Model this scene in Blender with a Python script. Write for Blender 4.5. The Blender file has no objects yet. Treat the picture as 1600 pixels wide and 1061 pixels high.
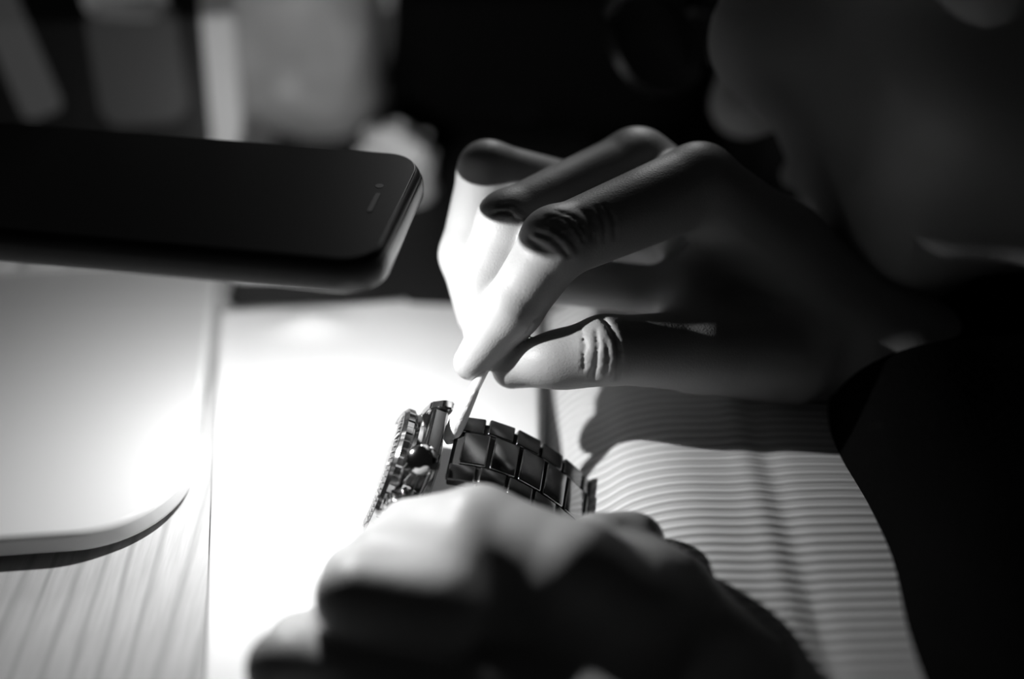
import bpy, bmesh, math, random
import numpy as np
from mathutils import Vector, Matrix

random.seed(7); np.random.seed(7)
S = bpy.context.scene
COL = S.collection
PI = math.pi
V3 = Vector

# ------------------------------------------------------------------ camera, world, lights, exposure
PITCH = math.radians(35.0)
CAM_H = 0.300
FPX = 50.0 / 36.0 * 1600
cd = bpy.data.cameras.new('camera')
cam = bpy.data.objects.new('camera', cd); COL.objects.link(cam)
cam.location = (0, 0, CAM_H)
cam.rotation_euler = (PI / 2 - PITCH, 0, 0)
cd.lens = 50; cd.sensor_width = 36; cd.clip_start = 0.01; cd.clip_end = 20
cd.dof.use_dof = True; cd.dof.focus_distance = 0.436; cd.dof.aperture_fstop = 2.0
S.camera = cam

w = bpy.data.worlds.new('world'); S.world = w; w.use_nodes = True
w.node_tree.nodes['Background'].inputs[0].default_value = (1, 1, 1, 1)
w.node_tree.nodes['Background'].inputs[1].default_value = 0.006

vs = S.view_settings
vs.view_transform = 'Standard'; vs.look = 'None'; vs.gamma = 1; vs.use_curve_mapping = False
vs.exposure = 0.0

LED_LOC = (-0.0660, 0.3470, 0.0822)
ld = bpy.data.lights.new('phone_flash_light', 'POINT')
ld.energy = 0.72; ld.shadow_soft_size = 0.0010; ld.color = (1, 1, 1)
lo = bpy.data.objects.new('phone_flash_light', ld); COL.objects.link(lo); lo.location = LED_LOC

rl = bpy.data.lights.new('room_lamp_light', 'AREA'); rl.energy = 3.6; rl.size = 0.25
ro = bpy.data.objects.new('room_lamp_light', rl); COL.objects.link(ro); ro.location = (0.13, 1.30, 0.50)
ro.rotation_euler = (Vector((0.02, 0.42, 0.05)) - Vector(ro.location)).to_track_quat('-Z', 'Y').to_euler()

# ------------------------------------------------------------------ pixel to point helpers (used once, to place real geometry)
SP, CP = math.sin(PITCH), math.cos(PITCH)
UV = np.array([0, SP, CP]); VV = np.array([0, CP, -SP])
def P(px, py, d):
    a = (px - 800) / FPX * d; b = (530.5 - py) / FPX * d
    return np.array([a, 0, CAM_H]) + b * UV + np.array([0, d * VV[1], d * VV[2]])
def PZ(px, py, z):
    a = (px - 800) / FPX; b = (530.5 - py) / FPX
    dr = np.array([a, 0, 0]) + b * UV + VV
    return np.array([0, 0, CAM_H]) + dr * ((z - CAM_H) / dr[2])

# ------------------------------------------------------------------ materials
def mat(name, v, rough=0.6, metal=0.0, bump=None, spec=0.5, coat=0.0, sss=0.0, var=None, trans=0.0, emit=0.0):
    m = bpy.data.materials.new(name); m.use_nodes = True
    nt = m.node_tree; b = nt.nodes['Principled BSDF']
    b.inputs['Base Color'].default_value = (v, v, v, 1)
    b.inputs['Roughness'].default_value = rough; b.inputs['Metallic'].default_value = metal
    b.inputs['Specular IOR Level'].default_value = spec
    b.inputs['Coat Weight'].default_value = coat
    b.inputs['Transmission Weight'].default_value = trans
    if sss:
        b.inputs['Subsurface Weight'].default_value = sss
        b.inputs['Subsurface Radius'].default_value = (1, 1, 1)
        b.inputs['Subsurface Scale'].default_value = 0.003
    if emit:
        b.inputs['Emission Color'].default_value = (1, 1, 1, 1); b.inputs['Emission Strength'].default_value = emit
    tc = nt.nodes.new('ShaderNodeTexCoord')
    if bump:
        sc, st, dist = bump
        n = nt.nodes.new('ShaderNodeTexNoise'); n.inputs['Scale'].default_value = sc; n.inputs['Detail'].default_value = 4
        nt.links.new(tc.outputs['Object'], n.inputs['Vector'])
        bp = nt.nodes.new('ShaderNodeBump'); bp.inputs['Strength'].default_value = st; bp.inputs['Distance'].default_value = dist
        nt.links.new(n.outputs['Fac'], bp.inputs['Height']); nt.links.new(bp.outputs['Normal'], b.inputs['Normal'])
    if var:
        sc, lo_, hi_ = var
        n = nt.nodes.new('ShaderNodeTexNoise'); n.inputs['Scale'].default_value = sc
        nt.links.new(tc.outputs['Object'], n.inputs['Vector'])
        r = nt.nodes.new('ShaderNodeMapRange'); r.inputs['To Min'].default_value = lo_; r.inputs['To Max'].default_value = hi_
        nt.links.new(n.outputs['Fac'], r.inputs['Value']); nt.links.new(r.outputs[0], b.inputs['Base Color'])
    return m

M = {}
M['paper'] = mat('white_paper', 0.88, 0.7, bump=(60, 0.1, 0.002))
M['laptop'] = mat('white_polycarbonate', 0.58, 0.38)
M['lapdark'] = mat('dark_rubber', 0.01, 0.7)
M['key'] = mat('white_keys', 0.6, 0.5)
M['bezel'] = mat('laptop_bezel', 0.70, 0.4)
M['phone_body'] = mat('phone_metal_dark', 0.015, 0.4, metal=0.2)
M['phone_glass'] = mat('phone_glass', 0.008, 0.3, spec=0.15)
M['phone_rim'] = mat('clear_rim', 0.06, 0.25, spec=0.6)
M['black'] = mat('black_plastic', 0.006, 0.5, spec=0.25)
M['black_cloth'] = mat('black_cloth', 0.0035, 0.95, spec=0.05, bump=(300, 0.4, 0.001))
M['dark_pad'] = mat('dark_leather', 0.022, 0.6, spec=0.2, bump=(400, 0.3, 0.0005))
M['steel'] = mat('polished_steel', 0.62, 0.12, metal=1.0)
M['steel_dark'] = mat('brushed_steel', 0.42, 0.22, metal=1.0)
M['steel_link'] = mat('steel_link', 0.20, 0.22, metal=1.0)
M['steel_mid'] = mat('steel_centre_link', 0.34, 0.14, metal=1.0)
M['dial'] = mat('black_dial', 0.01, 0.3)
M['bez'] = mat('black_bezel_insert', 0.015, 0.25)
M['lume'] = mat('pale_marker', 0.3, 0.5)
M['cotton'] = mat('cotton', 0.85, 0.95, bump=(900, 0.5, 0.0006))
M['stick'] = mat('swab_stick', 0.85, 0.5, sss=0.8)
M['tissue'] = mat('tissue', 0.75, 0.8)
M['grey_bag'] = mat('pale_plastic', 0.50, 0.35, var=(20, 0.05, 0.95))
M['floor'] = mat('dark_floor', 0.02, 0.8)
M['wall'] = mat('dark_wall', 0.03, 0.9)
M['jacket'] = M['black_cloth']
M['trousers'] = mat('dark_trousers', 0.01, 0.9)
M['hair'] = mat('black_hair', 0.006, 0.6, bump=(500, 0.6, 0.001))
M['nail'] = mat('nail', 0.5, 0.25)
M['lens'] = mat('tinted_lens', 0.01, 0.35, spec=0.3)
M['frame'] = mat('glasses_frame', 0.008, 0.4, spec=0.3)
M['led'] = mat('flash_emitter', 0.9, 0.4, emit=40.0)

def skin_mat():
    m = mat('skin', 0.37, 0.5, spec=0.35, sss=0.12)
    nt = m.node_tree; b = nt.nodes['Principled BSDF']; tc = nt.nodes['Texture Coordinate']
    vo = nt.nodes.new('ShaderNodeTexVoronoi'); vo.inputs['Scale'].default_value = 900; vo.feature = 'DISTANCE_TO_EDGE'
    no = nt.nodes.new('ShaderNodeTexNoise'); no.inputs['Scale'].default_value = 260; no.inputs['Detail'].default_value = 5
    nt.links.new(tc.outputs['Object'], vo.inputs['Vector']); nt.links.new(tc.outputs['Object'], no.inputs['Vector'])
    ad = nt.nodes.new('ShaderNodeMath'); ad.operation = 'MULTIPLY_ADD'; ad.inputs[1].default_value = 1.2
    nt.links.new(vo.outputs['Distance'], ad.inputs[0]); nt.links.new(no.outputs['Fac'], ad.inputs[2])
    bp = nt.nodes.new('ShaderNodeBump'); bp.inputs['Strength'].default_value = 0.22; bp.inputs['Distance'].default_value = 0.0003
    nt.links.new(ad.outputs[0], bp.inputs['Height']); nt.links.new(bp.outputs['Normal'], b.inputs['Normal'])
    return m
M['skin'] = skin_mat()

def wood_mat():
    m = mat('beech_wood', 0.5, 0.5, spec=0.3)
    nt = m.node_tree; b = nt.nodes['Principled BSDF']; tc = nt.nodes['Texture Coordinate']
    mp = nt.nodes.new('ShaderNodeMapping'); mp.inputs['Rotation'].default_value = (0, 0, math.radians(-7)); mp.inputs['Scale'].default_value = (1, 0.07, 1)
    nt.links.new(tc.outputs['Object'], mp.inputs['Vector'])
    wv = nt.nodes.new('ShaderNodeTexWave'); wv.inputs['Scale'].default_value = 40; wv.inputs['Distortion'].default_value = 5.0
    wv.inputs['Detail'].default_value = 3; wv.inputs['Detail Scale'].default_value = 1.2
    wv.bands_direction = 'X'
    nt.links.new(mp.outputs[0], wv.inputs['Vector'])
    no = nt.nodes.new('ShaderNodeTexNoise'); no.inputs['Scale'].default_value = 700; no.inputs['Detail'].default_value = 3
    nt.links.new(mp.outputs[0], no.inputs['Vector'])
    cr = nt.nodes.new('ShaderNodeValToRGB')
    cr.color_ramp.elements[0].color = (0.46, 0.46, 0.46, 1); cr.color_ramp.elements[1].position = 0.30
    cr.color_ramp.elements[1].color = (0.60, 0.60, 0.60, 1)
    nt.links.new(wv.outputs['Fac'], cr.inputs[0])
    mx = nt.nodes.new('ShaderNodeMix'); mx.data_type = 'RGBA'; mx.blend_type = 'MULTIPLY'; mx.inputs[0].default_value = 0.4
    nt.links.new(cr.outputs[0], mx.inputs[6]); nt.links.new(no.outputs['Fac'], mx.inputs[7])
    nt.links.new(mx.outputs[2], b.inputs['Base Color'])
    return m
M['wood'] = wood_mat()

def rib_mat():
    m = mat('ribbed_knit', 0.55, 0.9, spec=0.1)
    nt = m.node_tree; b = nt.nodes['Principled BSDF']; tc = nt.nodes['Texture Coordinate']
    wv = nt.nodes.new('ShaderNodeTexWave'); wv.bands_direction = 'Y'; wv.inputs['Scale'].default_value = 1 / 0.0038 / 3.18 / 1.0
    wv.inputs['Distortion'].default_value = 0.8; wv.inputs['Detail'].default_value = 2; wv.inputs['Detail Scale'].default_value = 0.4
    nt.links.new(tc.outputs['Object'], wv.inputs['Vector'])
    w2 = nt.nodes.new('ShaderNodeTexWave'); w2.bands_direction = 'X'; w2.inputs['Scale'].default_value = 1 / 0.0010 / 6.28
    nt.links.new(tc.outputs['Object'], w2.inputs['Vector'])
    ad = nt.nodes.new('ShaderNodeMath'); ad.operation = 'MULTIPLY_ADD'; ad.inputs[1].default_value = 0.0
    nt.links.new(w2.outputs['Fac'], ad.inputs[0]); nt.links.new(wv.outputs['Fac'], ad.inputs[2])
    bp = nt.nodes.new('ShaderNodeBump'); bp.inputs['Strength'].default_value = 0.8; bp.inputs['Distance'].default_value = 0.0012
    nt.links.new(ad.outputs[0], bp.inputs['Height']); nt.links.new(bp.outputs['Normal'], b.inputs['Normal'])
    r = nt.nodes.new('ShaderNodeMapRange'); r.inputs['To Min'].default_value = 0.66; r.inputs['To Max'].default_value = 0.95
    nt.links.new(wv.outputs['Fac'], r.inputs['Value']); nt.links.new(r.outputs[0], b.inputs['Base Color'])
    return m
M['rib'] = rib_mat()

def screen_mat():
    m = mat('laptop_screen', 0.008, 0.3, spec=0.4)
    return m
M['screen'] = screen_mat()
M['refl'] = mat('painted_reflection', 0.02, 0.4, emit=0.030)  # faint emission standing in for reflections on the dark screen
M['refl2'] = mat('painted_reflection_bright', 0.02, 0.4, emit=0.085)

# ------------------------------------------------------------------ object helpers
def tag(o, label=None, cat=None, group=None, kind=None):
    if label: o['label'] = label
    if cat: o['category'] = cat
    if group: o['group'] = group
    if kind: o['kind'] = kind
    return o
def empty(name, loc=(0, 0, 0), rot=None):
    o = bpy.data.objects.new(name, None); COL.objects.link(o); o.empty_display_size = 0.01
    o.location = loc
    if rot is not None: o.rotation_euler = rot
    return o
def link(name, me, m, parent=None, smooth=True):
    o = bpy.data.objects.new(name, me); COL.objects.link(o)
    if m is not None and not me.materials: me.materials.append(m)
    if smooth: me.polygons.foreach_set('use_smooth', [True] * len(me.polygons))
    if parent: o.parent = parent
    return o
def from_bm(name, bm, m, parent=None, smooth=False, angle=None):
    me = bpy.data.meshes.new(name); bm.normal_update(); bm.to_mesh(me); bm.free()
    o = link(name, me, m, parent, smooth)
    if angle is not None:
        me.polygons.foreach_set('use_smooth', [True] * len(me.polygons))
        md = o.modifiers.new('wn', 'WEIGHTED_NORMAL'); md.keep_sharp = True
        for e in me.edges: pass
        bm2 = bmesh.new(); bm2.from_mesh(me)
        for e in bm2.edges:
            if len(e.link_faces) == 2 and e.calc_face_angle(0) > math.radians(angle): e.smooth = False
        bm2.to_mesh(me); bm2.free()
    return o
def from_py(name, verts, faces, m, parent=None, smooth=True):
    me = bpy.data.meshes.new(name); me.from_pydata([tuple(map(float, v)) for v in verts], [], faces); me.update()
    return link(name, me, m, parent, smooth)
def bm_box(bm, c, s, bevel=0.0, seg=2, mtx=None):
    r = bmesh.ops.create_cube(bm, size=1.0)
    vs_ = r['verts']
    bmesh.ops.scale(bm, vec=s, verts=vs_)
    if bevel:
        es = list({e for v in vs_ for e in v.link_edges})
        rr = bmesh.ops.bevel(bm, geom=es, offset=bevel, segments=seg, affect='EDGES', profile=0.5)
        vs_ = list({v for f in rr['faces'] for v in f.verts} | {v for v in vs_ if v.is_valid})
    bmesh.ops.translate(bm, vec=c, verts=vs_)
    if mtx is not None: bmesh.ops.transform(bm, matrix=mtx, verts=vs_)
    return vs_
def bm_lathe(bm, prof, n=64, mtx=None):
    """prof: list of (r, z); closed at ends if r==0"""
    rings = []; allv = []
    for r, z in prof:
        if r < 1e-7:
            v = bm.verts.new((0, 0, z)); rings.append([v]); allv.append(v)
        else:
            rg = [bm.verts.new((r * math.cos(2 * PI * i / n), r * math.sin(2 * PI * i / n), z)) for i in range(n)]
            rings.append(rg); allv += rg
    for a, b in zip(rings[:-1], rings[1:]):
        for i in range(n):
            j = (i + 1) % n
            if len(a) == 1 and len(b) == 1: continue
            if len(a) == 1: bm.faces.new((a[0], b[i], b[j]))
            elif len(b) == 1: bm.faces.new((a[i], a[j], b[0]))
            else: bm.faces.new((a[i], a[j], b[j], b[i]))
    bmesh.ops.recalc_face_normals(bm, faces=bm.faces)
    if mtx is not None: bmesh.ops.transform(bm, matrix=mtx, verts=allv)
    return allv
def rounded_slab(bm, w_, h_, t_, r, edge=0.001, n=10, z0=0.0):
    """slab from 0..w, 0..h with corner radius r, thickness t from z0, softly rounded edges"""
    def ring(ins, z):
        rr = max(r - ins, 0.0004); pts = []
        for cx, cy, a0 in ((w_ - r, r, -PI / 2), (w_ - r, h_ - r, 0), (r, h_ - r, PI / 2), (r, r, PI)):
            for k in range(n + 1):
                a = a0 + PI / 2 * k / n
                pts.append(bm.verts.new((cx + rr * math.cos(a), cy + rr * math.sin(a), z)))
        return pts
    rs = []
    ks = 5
    for k in range(ks + 1):
        a = PI / 2 * k / ks
        rs.append(ring(edge * (1 - math.sin(a)), z0 + edge * (1 - math.cos(a))))
    for k in range(ks + 1):
        a = PI / 2 * (1 - k / ks)
        rs.append(ring(edge * (1 - math.sin(a)), z0 + t_ - edge * (1 - math.cos(a))))
    L = len(rs[0])
    for a, b in zip(rs[:-1], rs[1:]):
        for i in range(L): bm.faces.new((a[i], a[(i + 1) % L], b[(i + 1) % L], b[i]))
    bm.faces.new(list(reversed(rs[0]))); bm.faces.new(rs[-1])
def tube(bm, pts, radii, n=16, caps=True):
    pts = [V3(p) for p in pts]; rings = []
    up = V3((0, 0, 1)); 
    t0 = (pts[1] - pts[0]).normalized()
    if abs(t0.dot(up)) > 0.9: up = V3((0, 1, 0))
    x = t0.cross(up).normalized()
    for i, p in enumerate(pts):
        t = (pts[min(i + 1, len(pts) - 1)] - pts[max(i - 1, 0)]).normalized()
        x = (x - t * x.dot(t)).normalized(); y = t.cross(x)
        r = radii[i] if hasattr(radii, '__len__') else radii
        rings.append([bm.verts.new(p + x * r * math.cos(2 * PI * k / n) + y * r * math.sin(2 * PI * k / n)) for k in range(n)])
    for a, b in zip(rings[:-1], rings[1:]):
        for i in range(n): bm.faces.new((a[i], a[(i + 1) % n], b[(i + 1) % n], b[i]))
    if caps: bm.faces.new(list(reversed(rings[0]))); bm.faces.new(rings[-1])
def basis(x, y, z, o):
    m = Matrix.Identity(4)
    for i in range(3):
        m[i][0] = x[i]; m[i][1] = y[i]; m[i][2] = z[i]; m[i][3] = o[i]
    return m

# ------------------------------------------------------------------ implicit surfaces for the figure (signed distance + surface nets)
F = np.float32
def f_cone(p, a, b, ra, rb):
    a = np.asarray(a, F); b = np.asarray(b, F)
    ba = b - a; L = float((ba * ba).sum())
    pa = p - a
    h = np.clip((pa @ ba) / L, 0, 1)
    d = pa - h[:, None] * ba
    return np.sqrt((d * d).sum(1)) - (ra + (rb - ra) * h)
def f_ell(p, c, r, R=None):
    q = p - np.asarray(c, F)
    if R is not None: q = q @ np.asarray(R, F)      # columns of R = local axes
    r = np.asarray(r, F)
    k0 = np.sqrt(((q / r) ** 2).sum(1)); k1 = np.sqrt(((q / (r * r)) ** 2).sum(1)) + 1e-9
    return k0 * (k0 - 1) / k1
def f_box(p, c, h, r, R=None):
    q = p - np.asarray(c, F)
    if R is not None: q = q @ np.asarray(R, F)
    q = np.abs(q) - (np.asarray(h, F) - r)
    return np.sqrt((np.maximum(q, 0) ** 2).sum(1)) + np.minimum(q.max(1), 0) - r
def smin(a, b, k):
    h = np.clip(0.5 + 0.5 * (b - a) / k, 0, 1)
    return b * (1 - h) + a * h - k * h * (1 - h)
def smax(a, b, k): return -smin(-a, -b, k)

def surface_nets(fn, lo, hi, h):
    lo = np.asarray(lo, float); hi = np.asarray(hi, float)
    n = np.ceil((hi - lo) / h).astype(int) + 1
    ax = [lo[i] + h * np.arange(n[i]) for i in range(3)]
    f = np.empty(n, F)
    yy, zz = np.meshgrid(ax[1], ax[2], indexing='ij')
    step = max(1, int(400000 / (n[1] * n[2])))
    for i0 in range(0, n[0], step):
        xs = ax[0][i0:i0 + step]
        pts = np.empty((len(xs), n[1], n[2], 3), F)
        pts[..., 0] = xs[:, None, None]; pts[..., 1] = yy; pts[..., 2] = zz
        f[i0:i0 + step] = fn(pts.reshape(-1, 3)).reshape(len(xs), n[1], n[2])
    f[0] = f[-1] = 1; f[:, 0] = f[:, -1] = 1; f[:, :, 0] = f[:, :, -1] = 1
    s = f < 0
    c = np.zeros(np.array(n) - 1, int)
    for dx in (0, 1):
        for dy in (0, 1):
            for dz in (0, 1): c += s[dx:n[0] - 1 + dx, dy:n[1] - 1 + dy, dz:n[2] - 1 + dz]
    act = (c > 0) & (c < 8)
    idx = np.full(act.shape, -1, np.int64); ii = np.argwhere(act); idx[act] = np.arange(len(ii))
    acc = np.zeros((len(ii), 3)); cnt = np.zeros(len(ii))
    corners = [(x, y, z) for x in (0, 1) for y in (0, 1) for z in (0, 1)]
    for a in corners:
        for d in range(3):
            if a[d]: continue
            b = list(a); b[d] = 1
            fa = f[ii[:, 0] + a[0], ii[:, 1] + a[1], ii[:, 2] + a[2]]; fb = f[ii[:, 0] + b[0], ii[:, 1] + b[1], ii[:, 2] + b[2]]
            m = (fa < 0) != (fb < 0)
            t = np.where(m, fa / np.where(m, fa - fb, 1), 0)
            pt = np.array(a, float)[None] + t[:, None] * (np.array(b) - np.array(a))[None]
            acc[m] += pt[m]; cnt[m] += 1
    verts = lo + (ii + acc / cnt[:, None]) * h
    quads = []
    for d in range(3):
        e1, e2 = (d + 1) % 3, (d + 2) % 3
        sl0 = [slice(None)] * 3; sl1 = [slice(None)] * 3
        sl0[d] = slice(0, n[d] - 1); sl1[d] = slice(1, n[d])
        cr = s[tuple(sl0)] != s[tuple(sl1)]
        g = np.argwhere(cr)
        g = g[(g[:, e1] > 0) & (g[:, e2] > 0) & (g[:, e1] < n[e1] - 1) & (g[:, e2] < n[e2] - 1)]
        o1 = np.zeros(3, int); o1[e1] = 1; o2 = np.zeros(3, int); o2[e2] = 1
        q = np.stack([idx[tuple((g - o1 - o2).T)], idx[tuple((g - o2).T)], idx[tuple(g.T)], idx[tuple((g - o1).T)]], 1)
        flip = ~s[tuple(g.T)]
        q[flip] = q[flip][:, ::-1]
        quads.append(q)
    return verts, np.concatenate(quads)

def mesh_np(name, v, q):
    me = bpy.data.meshes.new(name)
    me.vertices.add(len(v)); me.vertices.foreach_set('co', np.asarray(v, F).ravel())
    me.loops.add(q.size); me.loops.foreach_set('vertex_index', q.ravel().astype(np.int32))
    me.polygons.add(len(q)); me.polygons.foreach_set('loop_start', np.arange(0, q.size, 4, dtype=np.int32))
    me.update(calc_edges=True); me.validate()
    return me
def relax(v, q, it=2, lam=0.5):
    v = v.copy(); n = len(v)
    a = np.concatenate([q[:, [0, 1]], q[:, [1, 2]], q[:, [2, 3]], q[:, [3, 0]]])
    for _ in range(it):
        for l_ in (lam, -lam * 1.03):
            s_ = np.zeros_like(v); c_ = np.zeros(n)
            for k in range(3):
                s_[:, k] = np.bincount(a[:, 0], v[a[:, 1], k], n) + np.bincount(a[:, 1], v[a[:, 0], k], n)
            c_ = np.bincount(a[:, 0], minlength=n) + np.bincount(a[:, 1], minlength=n)
            v += l_ * (s_ / np.maximum(c_, 1)[:, None] - v)
    return v
def march(fn, px, py, d0, d1, h=0.0004):
    """where the line of sight through a pixel meets the surface, to lay creases on it"""
    ds = np.arange(d0, d1, h)
    pts = np.array([P(px, py, d) for d in ds], F)
    f = fn(pts); k = np.argmax(f < 0)
    return pts[k] if f[k] < 0 else None

# ================================================================== SETTING
def structure(o): o['kind'] = 'structure'; return o
bm = bmesh.new(); bm_box(bm, (0.2, 0.9, -0.735), (4.4, 4.2, 0.01)); structure(from_bm('floor', bm, M['floor']))
bm = bmesh.new(); bm_box(bm, (0.2, 3.0, 0.5), (4.4, 0.02, 2.46)); structure(from_bm('wall_back', bm, M['wall']))

# desk: its own yaw about 7 degrees (grain and edge run that way)
YAW = math.radians(7.0)
desk = tag(empty('desk', (0, 0, 0)), 'pale wooden desk with visible grain carrying the laptop and white sheet', 'desk')
bm = bmesh.new(); bm_box(bm, (-0.6345, 0.72, -0.0125), (1.29, 1.30, 0.025), 0.0015)
from_bm('desktop', bm, M['wood'], desk, angle=30)
for lx in (-1.23, -0.03):
    for ly in (0.12, 1.32):
        bm = bmesh.new(); bm_box(bm, (lx, ly, -0.3775), (0.05, 0.05, 0.705), 0.002); from_bm('leg', bm, M['wood'], desk, angle=30)

# ================================================================== WHITE SHEET
def sheet():
    n0, n1 = 70, 90
    a = PZ(320, 1061, 0.0); b = PZ(345, 488, 0.0)
    dr = (b - a) / np.linalg.norm(b - a)
    near = a - dr * 0.10; far = b
    right0 = np.array([0.0085, near[1] + 0.01, 0]); right1 = np.array([0.0095, far[1] + 0.010, 0])
    verts = []; faces = []
    for layer, dz in ((0, 0.0011), (1, 0.0004)):
        for j in range(n1 + 1):
            t = j / n1
            L = near + (far - near) * t; R = right0 + (right1 - right0) * t
            for i in range(n0 + 1):
                s_ = i / n0
                p = L + (R - L) * s_
                if j == n1: p = p + np.array([0, 0.002 * math.sin(s_ * 11) , 0])
                zz = 0.0011 * (0.5 + 0.5 * math.sin(p[0] * 70 + 1.3 * math.sin(p[1] * 40))) * (0.3 + t) * (0.6 + 0.4 * math.sin(p[1] * 90 + p[0] * 31))
                bl = math.exp(-((p[0] + 0.075) / 0.012) ** 2 - ((p[1] - 0.436) / 0.007) ** 2) * 0.004
                verts.append((p[0], p[1], dz + max(zz, 0) + bl))
    N = (n0 + 1) * (n1 + 1)
    g = lambda l, i, j: l * N + j * (n0 + 1) + i
    for j in range(n1):
        for i in range(n0):
            faces.append((g(0, i, j), g(0, i + 1, j), g(0, i + 1, j + 1), g(0, i, j + 1)))
            faces.append((g(1, i, j), g(1, i, j + 1), g(1, i + 1, j + 1), g(1, i + 1, j)))
    for i in range(n0):
        faces.append((g(0, i, 0), g(1, i, 0), g(1, i + 1, 0), g(0, i + 1, 0)))
        faces.append((g(0, i, n1), g(0, i + 1, n1), g(1, i + 1, n1), g(1, i, n1)))
    for j in range(n1):
        faces.append((g(0, 0, j), g(0, 0, j + 1), g(1, 0, j + 1), g(1, 0, j)))
        faces.append((g(0, n0, j), g(1, n0, j), g(1, n0, j + 1), g(0, n0, j + 1)))
    return from_py('work_sheet', verts, faces, M['paper'])
tag(sheet(), 'brightly lit white paper work sheet spread on the desk under the watch', 'paper sheet')

# ================================================================== LAPTOP
def laptop():
    root = empty('laptop', (-0.098, 0.3165, 0.0), (0, 0, YAW - math.radians(1.0)))
    tag(root, 'white rounded laptop at left, dark screen raised, lit by the phone flash', 'laptop')
    W, D = 0.30, 0.215
    def mv(bm): bmesh.ops.translate(bm, vec=(-W, 0, 0), verts=bm.verts)
    bm = bmesh.new(); rounded_slab(bm, W, D, 0.0085, 0.034, 0.0022, 16, 0.0022); mv(bm)
    from_bm('base', bm, M['laptop'], root, angle=25)
    bm = bmesh.new(); rounded_slab(bm, W - 0.012, D - 0.012, 0.0024, 0.028, 0.0004, 14, 0.0); mv(bm)
    bmesh.ops.translate(bm, vec=(0.006, 0.006, 0), verts=bm.verts)
    for v in bm.verts: v.co.x -= 0.0
    from_bm('underside', bm, M['lapdark'], root, angle=25)
    # trackpad, keyboard
    bm = bmesh.new(); rounded_slab(bm, 0.09, 0.058, 0.0005, 0.004, 0.0002, 6, 0.0105)
    bmesh.ops.translate(bm, vec=(-0.5 * W - 0.06, 0.012, 0), verts=bm.verts)
    from_bm('trackpad', bm, M['laptop'], root, angle=25)
    kb = bmesh.new(); rounded_slab(kb, 0.262, 0.058, 0.0008, 0.003, 0.0003, 6, 0.0105)
    bmesh.ops.translate(kb, vec=(-W + 0.019, 0.1500, 0), verts=kb.verts)
    kbo = from_bm('keyboard', kb, M['laptop'], root, angle=25)
    kmesh = None
    for r in range(3):
        for c in range(14):
            if kmesh is None:
                b2 = bmesh.new(); bm_box(b2, (0, 0, 0), (0.0155, 0.0155, 0.0018), 0.0006)
                k = from_bm('key', b2, M['key'], kbo, angle=30); kmesh = k.data
            else:
                k = bpy.data.objects.new('key', kmesh); COL.objects.link(k); k.parent = kbo
            k.location = (-W + 0.0285 + c * 0.0188, 0.1600 + r * 0.0190, 0.0121)
    # hinge and lid (tilted back)
    bm = bmesh.new()
    bmesh.ops.create_cone(bm, cap_ends=True, segments=20, radius1=0.0055, radius2=0.0055, depth=0.2, matrix=Matrix.Translation((-W / 2, D - 0.001, 0.0125)) @ Matrix.Rotation(PI / 2, 4, 'Y'))
    from_bm('hinge', bm, M['lapdark'], root, angle=30)
    lid = bmesh.new(); rounded_slab(lid, W, 0.20, 0.006, 0.022, 0.002, 14, 0.0); mv(lid)
    tilt = Matrix.Translation((0.009, D + 0.003, 0.0135)) @ Matrix.Rotation(PI / 2 - math.radians(20), 4, 'X')
    bmesh.ops.transform(lid, matrix=tilt, verts=lid.verts)
    lido = from_bm('screen_lid', lid, M['bezel'], root, angle=25)
    sc = bmesh.new(); rounded_slab(sc, W - 0.026, 0.186, 0.0012, 0.010, 0.0004, 10, 0.0058); mv(sc)
    bmesh.ops.translate(sc, vec=(0.013, 0.006, 0), verts=sc.verts); bmesh.ops.transform(sc, matrix=tilt, verts=sc.verts)
    sco = from_bm('screen', sc, M['screen'], lido, angle=25)
    sco['label'] = 'dark glossy laptop screen with dim grey painted reflections'
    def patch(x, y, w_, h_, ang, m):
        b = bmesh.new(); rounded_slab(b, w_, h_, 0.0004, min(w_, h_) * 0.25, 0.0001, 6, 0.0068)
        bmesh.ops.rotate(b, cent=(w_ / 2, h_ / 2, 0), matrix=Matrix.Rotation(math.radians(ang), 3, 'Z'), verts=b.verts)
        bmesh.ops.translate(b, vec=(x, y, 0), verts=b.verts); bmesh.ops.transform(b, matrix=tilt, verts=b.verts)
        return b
    pts = [(-0.0955, 0.026, 0.017, 0.055, 17, 'refl'), (-0.122, 0.022, 0.010, 0.035, -20, 'refl'), (-0.058, 0.064, 0.034, 0.06, -4, 'refl2'), (-0.058, 0.022, 0.036, 0.05, 3, 'refl_d')]
    M['refl_d'] = mat('painted_reflection_dim', 0.02, 0.4, emit=0.012)
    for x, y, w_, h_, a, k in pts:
        from_bm('screen_reflection', patch(x, y, w_, h_, a, k), M[k], lido, angle=25)  # glowing patches paint the blurred reflections in the screen, not a displayed picture
laptop()

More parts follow.
